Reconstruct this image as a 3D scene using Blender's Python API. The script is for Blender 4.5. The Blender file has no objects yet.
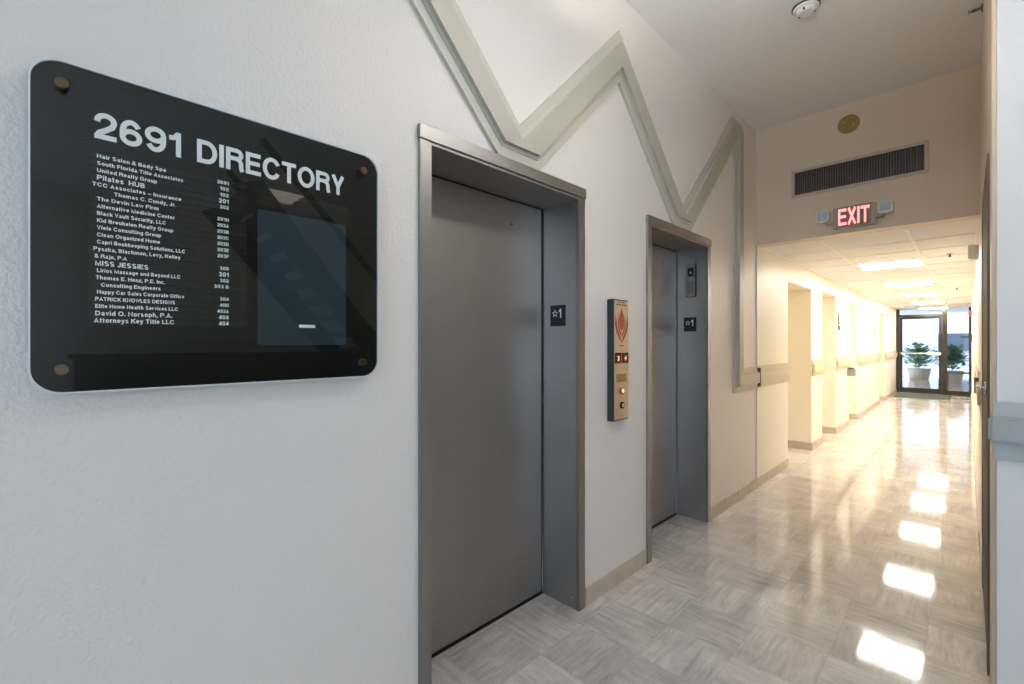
import bpy, bmesh, math, random
from mathutils import Vector, Matrix
random.seed(7)
S = bpy.context.scene
COL = S.collection

# ------------------------------------------------------------------ camera
F = 459.0
cam_d = bpy.data.cameras.new('camera')
cam_d.sensor_width = 36.0
cam_d.lens = F / 1024.0 * 36.0
cam_d.shift_y = 1.0 / 1024.0
cam_d.clip_start = 0.02
cam = bpy.data.objects.new('camera', cam_d)
cam.location = (1.45, 0.0, 1.40)
cam.rotation_euler = (math.radians(90), 0, math.radians(44.812))
COL.objects.link(cam)
S.camera = cam

# ------------------------------------------------------------------ world
W = bpy.data.worlds.new('daylight')
S.world = W
W.use_nodes = True
nt = W.node_tree
bg = nt.nodes['Background']
bg.inputs[0].default_value = (0.59, 0.76, 1.0, 1)
bg.inputs[1].default_value = 1.95

# ------------------------------------------------------------------ view
S.view_settings.view_transform = 'Standard'
S.view_settings.look = 'None'
S.view_settings.gamma = 1.0
S.view_settings.use_curve_mapping = False
S.view_settings.exposure = 0.87
S.cycles.use_denoising = True
S.cycles.max_bounces = 10
S.cycles.diffuse_bounces = 6
S.cycles.glossy_bounces = 5
S.cycles.sample_clamp_indirect = 6.0
S.cycles.caustics_reflective = False
S.cycles.caustics_refractive = False

CORR_LIGHT = 24.0      # emission of the corridor troffers
ADDED_LOBBY_LIGHT = 1.5     # emission of the ceiling fixtures added out of view

# unseen lobby windows, added for daylight (sky portals stand in the glazed openings)
def portal(name, loc, rot, sx, sy):
    l = bpy.data.lights.new(name, 'AREA')
    l.shape = 'RECTANGLE'; l.size = sx; l.size_y = sy
    l.cycles.is_portal = True
    o = bpy.data.objects.new(name, l)
    o.location = loc; o.rotation_euler = rot
    COL.objects.link(o)
portal('daylight_portal', (3.4, -4.42, 1.7), (math.radians(90), 0, 0), 4.4, 3.1)
portal('daylight_portal', (7.08, -2.3, 1.7), (math.radians(90), 0, math.radians(90)), 3.4, 3.1)
portal('daylight_portal', (0.78, 25.4, 1.25), (math.radians(-90), 0, 0), 4.4, 2.5)

# ------------------------------------------------------------------ materials
def mat(name, color=(0.8, 0.8, 0.8), rough=0.5, metal=0.0, spec=0.5, bump=0.0, bscale=80.0,
        emit=None, estr=0.0, coat=0.0, var=0.0, vscale=3.0):
    m = bpy.data.materials.new(name)
    m.use_nodes = True
    n = m.node_tree.nodes; l = m.node_tree.links
    p = n['Principled BSDF']
    p.inputs['Base Color'].default_value = (*color, 1)
    p.inputs['Roughness'].default_value = rough
    p.inputs['Metallic'].default_value = metal
    p.inputs['Specular IOR Level'].default_value = spec
    p.inputs['Coat Weight'].default_value = coat
    tc = n.new('ShaderNodeTexCoord')
    geo = n.new('ShaderNodeNewGeometry')
    if var > 0:
        nz = n.new('ShaderNodeTexNoise'); nz.inputs['Scale'].default_value = vscale
        nz.inputs['Detail'].default_value = 5
        l.new(geo.outputs['Position'], nz.inputs['Vector'])
        mx = n.new('ShaderNodeMix'); mx.data_type = 'RGBA'
        mx.inputs[6].default_value = (*[c * (1 - var) for c in color], 1)
        mx.inputs[7].default_value = (*[min(1, c * (1 + var)) for c in color], 1)
        l.new(nz.outputs['Fac'], mx.inputs[0])
        l.new(mx.outputs[2], p.inputs['Base Color'])
    if bump > 0:
        nb = n.new('ShaderNodeTexNoise'); nb.inputs['Scale'].default_value = bscale
        nb.inputs['Detail'].default_value = 4
        l.new(geo.outputs['Position'], nb.inputs['Vector'])
        b = n.new('ShaderNodeBump'); b.inputs['Strength'].default_value = bump
        b.inputs['Distance'].default_value = 0.004
        l.new(nb.outputs['Fac'], b.inputs['Height'])
        l.new(b.outputs[0], p.inputs['Normal'])
    if emit:
        p.inputs['Emission Color'].default_value = (*emit, 1)
        p.inputs['Emission Strength'].default_value = estr
    return m

def steel(name, color, rough, streak=(1, 1, 60), metal=1.0):
    m = mat(name, color, rough, metal)
    n = m.node_tree.nodes; l = m.node_tree.links
    p = n['Principled BSDF']
    geo = n.new('ShaderNodeNewGeometry')
    mp = n.new('ShaderNodeMapping'); mp.inputs['Scale'].default_value = streak
    l.new(geo.outputs['Position'], mp.inputs['Vector'])
    nz = n.new('ShaderNodeTexNoise'); nz.inputs['Scale'].default_value = 6; nz.inputs['Detail'].default_value = 6
    l.new(mp.outputs[0], nz.inputs['Vector'])
    r = n.new('ShaderNodeMapRange'); r.inputs[3].default_value = rough * 0.93; r.inputs[4].default_value = rough * 1.07
    l.new(nz.outputs['Fac'], r.inputs[0]); l.new(r.outputs[0], p.inputs['Roughness'])
    # large soft smudges from wiping
    n2 = n.new('ShaderNodeTexNoise'); n2.inputs['Scale'].default_value = 2.2; n2.inputs['Detail'].default_value = 4
    l.new(geo.outputs['Position'], n2.inputs['Vector'])
    mx = n.new('ShaderNodeMix'); mx.data_type = 'RGBA'
    mx.inputs[6].default_value = (*[c * 0.86 for c in color], 1)
    mx.inputs[7].default_value = (*[min(1, c * 1.12) for c in color], 1)
    l.new(n2.outputs['Fac'], mx.inputs[0]); l.new(mx.outputs[2], p.inputs['Base Color'])
    return m

def glass_mat(name, tint=(1, 1, 1), rough=0.0, refl=1.0):
    m = bpy.data.materials.new(name); m.use_nodes = True
    n = m.node_tree.nodes; l = m.node_tree.links
    n.clear()
    out = n.new('ShaderNodeOutputMaterial')
    t = n.new('ShaderNodeBsdfTransparent'); t.inputs[0].default_value = (*tint, 1)
    g = n.new('ShaderNodeBsdfGlossy'); g.inputs['Roughness'].default_value = rough
    g.inputs[0].default_value = (refl, refl, refl, 1)
    fr = n.new('ShaderNodeFresnel'); fr.inputs[0].default_value = 1.49
    mx = n.new('ShaderNodeMixShader')
    gg = n.new('ShaderNodeNewGeometry')
    inv = n.new('ShaderNodeMath'); inv.operation = 'SUBTRACT'; inv.inputs[0].default_value = 1.0
    l.new(gg.outputs['Backfacing'], inv.inputs[1])
    mu = n.new('ShaderNodeMath'); mu.operation = 'MULTIPLY'
    l.new(fr.outputs[0], mu.inputs[0]); l.new(inv.outputs[0], mu.inputs[1])
    l.new(mu.outputs[0], mx.inputs[0]); l.new(t.outputs[0], mx.inputs[1]); l.new(g.outputs[0], mx.inputs[2])
    l.new(mx.outputs[0], out.inputs[0])
    return m

def tile_mat(name, c1, c2, c3, size=0.305, ox=0.09, oy=0.03, rough=0.12, spec=0.5, joints=True):
    """travertine-look square tiles, the grain turned a quarter on every other tile"""
    m = bpy.data.materials.new(name); m.use_nodes = True
    n = m.node_tree.nodes; l = m.node_tree.links
    p = n['Principled BSDF']
    geo = n.new('ShaderNodeNewGeometry')
    sep = n.new('ShaderNodeSeparateXYZ'); l.new(geo.outputs['Position'], sep.inputs[0])
    def M(op, a, b=None, c=None):
        k = n.new('ShaderNodeMath'); k.operation = op
        for i, v in enumerate((a, b, c)):
            if v is None: continue
            if isinstance(v, (int, float)): k.inputs[i].default_value = v
            else: l.new(v, k.inputs[i])
        return k.outputs[0]
    x = M('DIVIDE', M('SUBTRACT', sep.outputs[0], ox), size)
    y = M('DIVIDE', M('SUBTRACT', sep.outputs[1], oy), size)
    ix = M('FLOOR', x); iy = M('FLOOR', y)
    fx = M('SUBTRACT', x, ix); fy = M('SUBTRACT', y, iy)
    par = M('GREATER_THAN', M('FLOORED_MODULO', M('ADD', ix, iy), 2.0), 0.5)
    # grain coordinate: along / across
    def mixf(f, a, b):
        k = n.new('ShaderNodeMix'); k.data_type = 'FLOAT'
        l.new(f, k.inputs[0]); l.new(a, k.inputs[2]); l.new(b, k.inputs[3])
        return k.outputs[0]
    al = mixf(par, sep.outputs[0], sep.outputs[1])
    ac = mixf(par, sep.outputs[1], sep.outputs[0])
    idn = M('ADD', M('MULTIPLY', ix, 7.31), M('MULTIPLY', iy, 3.77))
    cb = n.new('ShaderNodeCombineXYZ')
    l.new(M('MULTIPLY', al, 5.0), cb.inputs[0]); l.new(M('MULTIPLY', ac, 38.0), cb.inputs[1]); l.new(idn, cb.inputs[2])
    nz = n.new('ShaderNodeTexNoise'); nz.inputs['Scale'].default_value = 1.0
    nz.inputs['Detail'].default_value = 12; nz.inputs['Roughness'].default_value = 0.7; nz.inputs['Distortion'].default_value = 0.5
    l.new(cb.outputs[0], nz.inputs['Vector'])
    cr = n.new('ShaderNodeValToRGB')
    e = cr.color_ramp.elements
    e[0].position = 0.3; e[0].color = (*c1, 1)
    e[1].position = 0.72; e[1].color = (*c3, 1)
    k = e.new(0.5); k.color = (*c2, 1)
    l.new(nz.outputs['Fac'], cr.inputs[0])
    # each tile a little lighter or darker
    wn = n.new('ShaderNodeTexWhiteNoise'); wn.noise_dimensions = '2D'
    cb2 = n.new('ShaderNodeCombineXYZ'); l.new(ix, cb2.inputs[0]); l.new(iy, cb2.inputs[1])
    l.new(cb2.outputs[0], wn.inputs['Vector'])
    tv = n.new('ShaderNodeMapRange'); tv.inputs[3].default_value = 0.88; tv.inputs[4].default_value = 1.10
    l.new(wn.outputs['Value'], tv.inputs[0])
    # joints
    ex = M('MINIMUM', fx, M('SUBTRACT', 1.0, fx)); ey = M('MINIMUM', fy, M('SUBTRACT', 1.0, fy))
    j = M('LESS_THAN', M('MINIMUM', ex, ey), 0.004)
    jm = M('SUBTRACT', 1.0, M('MULTIPLY', j, 0.22 if joints else 0.0))
    mul = M('MULTIPLY', tv.outputs[0], jm)
    # broad clouding across the tiles
    cn = n.new('ShaderNodeTexNoise'); cn.inputs['Scale'].default_value = 4.5; cn.inputs['Detail'].default_value = 6
    l.new(geo.outputs['Position'], cn.inputs['Vector'])
    cm_ = n.new('ShaderNodeMapRange'); cm_.inputs[1].default_value = 0.3; cm_.inputs[2].default_value = 0.7
    cm_.inputs[3].default_value = 0.82; cm_.inputs[4].default_value = 1.12
    l.new(cn.outputs['Fac'], cm_.inputs[0]); mul = M('MULTIPLY', mul, cm_.outputs[0])
    # pits of the stone
    pn = n.new('ShaderNodeTexNoise'); pn.inputs['Scale'].default_value = 120; pn.inputs['Detail'].default_value = 2
    l.new(geo.outputs['Position'], pn.inputs['Vector'])
    pm = n.new('ShaderNodeMapRange'); pm.inputs[1].default_value = 0.62; pm.inputs[2].default_value = 0.7
    pm.inputs[3].default_value = 1.0; pm.inputs[4].default_value = 0.72
    l.new(pn.outputs['Fac'], pm.inputs[0])
    mul = M('MULTIPLY', mul, pm.outputs[0])
    vm = n.new('ShaderNodeVectorMath'); vm.operation = 'SCALE'
    l.new(cr.outputs[0], vm.inputs[0]); l.new(mul, vm.inputs['Scale'])
    l.new(vm.outputs[0], p.inputs['Base Color'])
    rn = n.new('ShaderNodeMapRange'); rn.inputs[3].default_value = rough * 0.7; rn.inputs[4].default_value = rough * 1.5
    l.new(nz.outputs['Fac'], rn.inputs[0]); l.new(rn.outputs[0], p.inputs['Roughness'])
    p.inputs['Specular IOR Level'].default_value = spec
    bn = n.new('ShaderNodeTexNoise'); bn.inputs['Scale'].default_value = 5; bn.inputs['Detail'].default_value = 3
    l.new(geo.outputs['Position'], bn.inputs['Vector'])
    b = n.new('ShaderNodeBump'); b.inputs['Strength'].default_value = 0.15; b.inputs['Distance'].default_value = 0.004
    l.new(bn.outputs['Fac'], b.inputs['Height']); l.new(b.outputs[0], p.inputs['Normal'])
    return m

M_ = {}
M_['wall'] = mat('wall_paint', (0.78, 0.725, 0.66), 0.42, bump=0.9, bscale=85, var=0.02, vscale=1.2)
M_['wallcream'] = mat('cream_wall_paint', (0.86, 0.79, 0.66), 0.4, bump=0.2, bscale=95)
M_['beige'] = mat('beige_wall_paint', (0.72, 0.60, 0.46), 0.5, bump=0.25, bscale=95)
M_['pier'] = mat('pale_pier_paint', (0.74, 0.72, 0.69), 0.45, bump=0.3, bscale=95)
M_['ceil'] = mat('ceiling_paint', (0.90, 0.88, 0.86), 0.7, bump=0.3, bscale=60)
M_['tileceil'] = mat('acoustic_tile', (0.82, 0.81, 0.81), 0.85, bump=0.5, bscale=220, var=0.04, vscale=2)
M_['tee'] = mat('ceiling_tee', (0.86, 0.85, 0.8), 0.4)
M_['floor'] = tile_mat('stone_tile', (0.47, 0.43, 0.39), (0.64, 0.59, 0.54), (0.79, 0.74, 0.68), rough=0.055)
M_['base'] = mat('stone_baseboard', (0.52, 0.43, 0.34), 0.35, bump=0.1, bscale=60, var=0.22, vscale=16)
M_['trim'] = mat('sage_trim_paint', (0.52, 0.49, 0.41), 0.42, bump=0.12, bscale=140)
M_['trimband'] = mat('sage_band_paint', (0.44, 0.415, 0.335), 0.42, bump=0.12, bscale=140)
M_['railcream'] = mat('cream_rail', (0.60, 0.52, 0.36), 0.42)
M_['railgrey'] = mat('grey_rail', (0.45, 0.47, 0.45), 0.4)
M_['railgreyd'] = mat('grey_rail_bumper', (0.36, 0.38, 0.36), 0.4)
M_['steel'] = steel('stainless_frame', (0.36, 0.35, 0.335), 0.42)
M_['doorsteel'] = steel('stainless_door', (0.39, 0.36, 0.33), 0.5, (0.3, 0.3, 12))
M_['jambsteel'] = steel('stainless_jamb', (0.44, 0.44, 0.445), 0.34)
M_['black'] = mat('black_gap', (0.01, 0.01, 0.01), 0.5)
M_['signblack'] = mat('black_panel', (0.010, 0.010, 0.008), 0.18)
M_['strip'] = mat('black_strip', (0.016, 0.016, 0.013), 0.25)
M_['bluepanel'] = mat('blue_grey_panel', (0.022, 0.042, 0.056), 0.3, var=0.15, vscale=12)
M_['letter'] = mat('white_letter', (0.9, 0.93, 0.96), 0.5)
M_['brass'] = mat('aged_brass', (0.20, 0.145, 0.08), 0.28, 1.0, var=0.15, vscale=60)
M_['darkbrass'] = mat('dark_brass', (0.16, 0.11, 0.06), 0.3, 1.0)
M_['acrylic'] = glass_mat('clear_acrylic', (0.97, 0.97, 0.95))
M_['acryledge'] = mat('acrylic_edge', (0.75, 0.8, 0.82), 0.12, coat=0.5)  # clear edge with its highlight line put into a pale colour
M_['glass'] = glass_mat('window_glass', (0.97, 0.98, 0.98))
M_['tanmetal'] = steel('tan_brushed_plate', (0.66, 0.53, 0.38), 0.35, metal=0.7)
M_['darkbox'] = mat('dark_green_box', (0.018, 0.03, 0.032), 0.35)
M_['red'] = mat('flame_red', (0.36, 0.05, 0.035), 0.4)
M_['maroon'] = mat('maroon_display', (0.09, 0.015, 0.01), 0.2)
M_['redlamp'] = mat('indicator_lamp', (0.6, 0.3, 0.2), 0.3, emit=(1.0, 0.45, 0.3), estr=0.8)
M_['exitbody'] = mat('exit_housing', (0.42, 0.38, 0.30), 0.4)
M_['exitface'] = mat('exit_face', (0.30, 0.17, 0.12), 0.4)
M_['exitlet'] = mat('exit_letters', (1.0, 0.5, 0.5), 0.4, emit=(1.0, 0.30, 0.30), estr=0.75)
M_['lens'] = mat('lamp_lens', (0.45, 0.5, 0.62), 0.1, coat=1.0, bump=1.0, bscale=160)
M_['grilleframe'] = mat('grille_frame', (0.55, 0.44, 0.36), 0.4)
M_['louver'] = mat('grille_louver', (0.19, 0.16, 0.12), 0.4, 0.3)
M_['goldplate'] = mat('gold_plate', (0.33, 0.24, 0.07), 0.35, 0.7)
M_['white'] = mat('white_plastic', (0.84, 0.83, 0.80), 0.4)
M_['diff'] = mat('light_diffuser', (0.9, 0.9, 0.9), 0.4, emit=(1.0, 0.95, 0.87), estr=CORR_LIGHT)
M_['diff2'] = mat('lobby_light_diffuser', (0.9, 0.9, 0.9), 0.4, emit=(1.0, 0.90, 0.76), estr=ADDED_LOBBY_LIGHT)
M_['updiff'] = mat('uplight_diffuser', (0.9, 0.9, 0.9), 0.4, emit=(1.0, 0.97, 0.94), estr=33.0)  # glow of the added hanging light, set to lift the ceiling
M_['downdiff'] = mat('downlight_diffuser', (0.9, 0.9, 0.9), 0.4, emit=(1.0, 0.97, 0.93), estr=13.0)
M_['bronze'] = mat('bronze_aluminium', (0.035, 0.028, 0.018), 0.5, 0.2)
M_['alu'] = mat('aluminium_bar', (0.7, 0.7, 0.68), 0.3, 0.8)
M_['brownframe'] = mat('brown_door_frame', (0.17, 0.13, 0.095), 0.6, 0.0, spec=0.2)
M_['greydoor'] = mat('grey_door_paint', (0.20, 0.19, 0.18), 0.7, spec=0.15)
M_['creamdoor'] = mat('cream_door_paint', (0.78, 0.68, 0.48), 0.4)
M_['mat'] = mat('mat_rubber', (0.10, 0.095, 0.085), 0.9, bump=0.8, bscale=300)
M_['plaque'] = mat('black_plaque', (0.006, 0.008, 0.010), 0.35)
M_['bluemetal'] = mat('chrome_lever', (0.6, 0.66, 0.78), 0.2, 1.0)
M_['darkwood'] = mat('dark_stair_metal', (0.02, 0.016, 0.012), 0.4)
M_['tread'] = mat('stair_tread', (0.06, 0.045, 0.035), 0.6)
M_['conduit'] = mat('white_bead', (0.72, 0.70, 0.72), 0.4)
M_['leaf'] = mat('leaf_green', (0.12, 0.30, 0.17), 0.5, var=0.3, vscale=20)
M_['concrete'] = mat('concrete', (0.62, 0.60, 0.57), 0.8, var=0.05, vscale=3)
M_['facade'] = mat('white_render', (0.78, 0.80, 0.84), 0.8, var=0.03)
M_['darkglass'] = mat('dark_window', (0.09, 0.11, 0.15), 0.3)
M_['redplastic'] = mat('red_plastic', (0.5, 0.05, 0.06), 0.35)

# ------------------------------------------------------------------ helpers
def link(name, me, parent=None):
    o = bpy.data.objects.new(name, me)
    COL.objects.link(o)
    if parent: o.parent = parent
    return o

class MB:
    def __init__(s): s.bm = bmesh.new(); s.mats = []
    def mi(s, m):
        if m is None: return 0
        if m not in s.mats: s.mats.append(m)
        return s.mats.index(m)
    def box(s, x0, x1, y0, y1, z0, z1, bev=0.0, m=None):
        t = bmesh.new()
        vs = [t.verts.new((x, y, z)) for z in (z0, z1) for y in (y0, y1) for x in (x0, x1)]
        for f in ((0, 2, 3, 1), (4, 5, 7, 6), (0, 1, 5, 4), (2, 6, 7, 3), (0, 4, 6, 2), (1, 3, 7, 5)):
            t.faces.new([vs[i] for i in f])
        if bev > 0:
            bmesh.ops.bevel(t, geom=t.edges[:] , offset=bev, segments=2, affect='EDGES')
        s.merge(t, m); return s
    def merge(s, t, m=None, mtx=None):
        if mtx is not None: bmesh.ops.transform(t, matrix=mtx, verts=t.verts)
        bmesh.ops.recalc_face_normals(t, faces=t.faces)
        me = bpy.data.meshes.new('tmp'); t.to_mesh(me); t.free()
        n0 = len(s.bm.faces)
        s.bm.from_mesh(me); bpy.data.meshes.remove(me)
        s.bm.faces.ensure_lookup_table()
        k = s.mi(m)
        for f in s.bm.faces[n0:]: f.material_index = k
    def prism(s, pts, axis, a, b, bev=0.0, m=None):
        """polygon in the plane square to axis ('x': pts are (y,z); 'y': (x,z); 'z': (x,y)), from a to b"""
        t = bmesh.new()
        def mk(p, c):
            return {'x': (c, p[0], p[1]), 'y': (p[0], c, p[1]), 'z': (p[0], p[1], c)}[axis]
        A = [t.verts.new(mk(p, a)) for p in pts]; B = [t.verts.new(mk(p, b)) for p in pts]
        t.faces.new(A); t.faces.new(B[::-1])
        n = len(pts)
        for i in range(n): t.faces.new((A[i], B[i], B[(i + 1) % n], A[(i + 1) % n]))
        if bev > 0:
            ed = [e for e in t.edges if all(v in B for v in e.verts)]
            bmesh.ops.bevel(t, geom=ed, offset=bev, segments=2, affect='EDGES')
        s.merge(t, m); return s
    def cyl(s, c, r, h, axis='z', seg=24, r2=None, m=None, bev=0.0):
        t = bmesh.new()
        bmesh.ops.create_cone(t, cap_ends=True, segments=seg, radius1=r, radius2=r if r2 is None else r2, depth=h)
        if bev > 0:
            ed = [e for e in t.edges if abs(e.verts[0].co.z - e.verts[1].co.z) < 1e-6]
            bmesh.ops.bevel(t, geom=ed, offset=bev, segments=2, affect='EDGES')
        R = {'z': Matrix(), 'x': Matrix.Rotation(math.pi / 2, 4, 'Y'), 'y': Matrix.Rotation(math.pi / 2, 4, 'X'),
             '-y': Matrix.Rotation(math.pi / 2, 4, 'X'), '-z': Matrix.Rotation(math.pi, 4, 'X')}[axis]
        s.merge(t, m, Matrix.Translation(c) @ R); return s
    def tube(s, pts, r, seg=10, m=None):
        t = bmesh.new()
        rings = []
        pts = [Vector(p) for p in pts]
        for i, p in enumerate(pts):
            d = (pts[min(i + 1, len(pts) - 1)] - pts[max(i - 1, 0)]).normalized()
            up = Vector((0, 0, 1)) if abs(d.z) < 0.9 else Vector((1, 0, 0))
            a = d.cross(up).normalized(); b = d.cross(a)
            rings.append([t.verts.new(p + r * (math.cos(2 * math.pi * k / seg) * a + math.sin(2 * math.pi * k / seg) * b)) for k in range(seg)])
        for i in range(len(rings) - 1):
            for k in range(seg):
                t.faces.new((rings[i][k], rings[i][(k + 1) % seg], rings[i + 1][(k + 1) % seg], rings[i + 1][k]))
        t.faces.new(rings[0][::-1]); t.faces.new(rings[-1])
        s.merge(t, m); return s
    def build(s, name, m, parent=None, smooth=False, loc=None):
        me = bpy.data.meshes.new(name)
        if not s.mats: me.materials.append(m)
        else:
            for k in s.mats: me.materials.append(k)
        s.bm.to_mesh(me); s.bm.free()
        if smooth:
            for p in me.polygons: p.use_smooth = True
        o = link(name, me, parent)
        if parent is not None:
            # built in world coordinates: keep it where it is
            o.matrix_parent_inverse = Matrix.Translation(parent.location).inverted()
        return o

def tag(o, label=None, cat=None, group=None, kind=None):
    if label: o['label'] = label
    if cat: o['category'] = cat
    if group: o['group'] = group
    if kind: o['kind'] = kind
    return o
def empty(name, loc, label=None, cat=None, group=None, kind=None):
    o = bpy.data.objects.new(name, None)
    o.empty_display_size = 0.1
    o.location = loc; COL.objects.link(o)
    return tag(o, label, cat, group, kind)
def struct(o, label=None, cat=None):
    o['kind'] = 'structure'
    if label: o['label'] = label
    if cat: o['category'] = cat
    return o

def copy_thing(root, delta, label, group=None):
    """the thing, its parts and their sub-parts moved by delta (mesh data shared)"""
    r = root.copy(); COL.objects.link(r)
    r.location = root.location + Vector(delta); r['label'] = label
    if group: r['group'] = group
    for ch in root.children:
        c = ch.copy(); COL.objects.link(c); c.parent = r
        c.matrix_parent_inverse = ch.matrix_parent_inverse.copy()
        for g in ch.children:
            d = g.copy(); COL.objects.link(d); d.parent = c
            d.matrix_parent_inverse = g.matrix_parent_inverse.copy()
    return r

FACE = {'+x': (Vector((0, 1, 0)), Vector((0, 0, 1)), Vector((1, 0, 0))),
        '-y': (Vector((1, 0, 0)), Vector((0, 0, 1)), Vector((0, -1, 0))),
        '-x': (Vector((0, -1, 0)), Vector((0, 0, 1)), Vector((-1, 0, 0)))}
def text(name, s, face, origin, m, parent=None, width=None, height=None, cap=None, align='l', bold=0.0, depth=0.0006, maxw=None):
    """lettering as a mesh: cap = height of a capital; width = squeeze to this width; origin = left (or right) end of the base line"""
    cu = bpy.data.curves.new('t', 'FONT'); cu.body = s; cu.size = 1.0
    cu.offset = bold; cu.resolution_u = 3; cu.extrude = 0.5
    o = bpy.data.objects.new('t', cu); COL.objects.link(o)
    dg = bpy.context.evaluated_depsgraph_get()
    me = bpy.data.meshes.new_from_object(o.evaluated_get(dg))
    bpy.data.objects.remove(o); bpy.data.curves.remove(cu)
    xs = [v.co.x for v in me.vertices]
    x0, x1 = min(xs), max(xs)
    CAPH = 0.729
    sy = cap / (CAPH + 2 * bold)
    sx = width / (x1 - x0) if width else sy
    if maxw and (x1 - x0) * sx > maxw: sx = maxw / (x1 - x0)
    U, V, N = FACE[face]; O = Vector(origin)
    for v in me.vertices:
        a = (v.co.x - x0) * sx
        if align == 'r': a -= (x1 - x0) * sx
        if align == 'c': a -= (x1 - x0) * sx / 2
        v.co = O + U * a + V * ((v.co.y + bold) * sy) + N * ((v.co.z + 0.5) * depth)
    me.name = name
    me.materials.clear(); me.materials.append(m)
    o = link(name, me, parent)
    if parent is not None:
        w = Vector(parent.location); q = parent.parent
        while q is not None: w = w + Vector(q.location); q = q.parent
        o.matrix_parent_inverse = Matrix.Translation(w).inverted() if parent.parent is None else Matrix()
    return o

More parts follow.
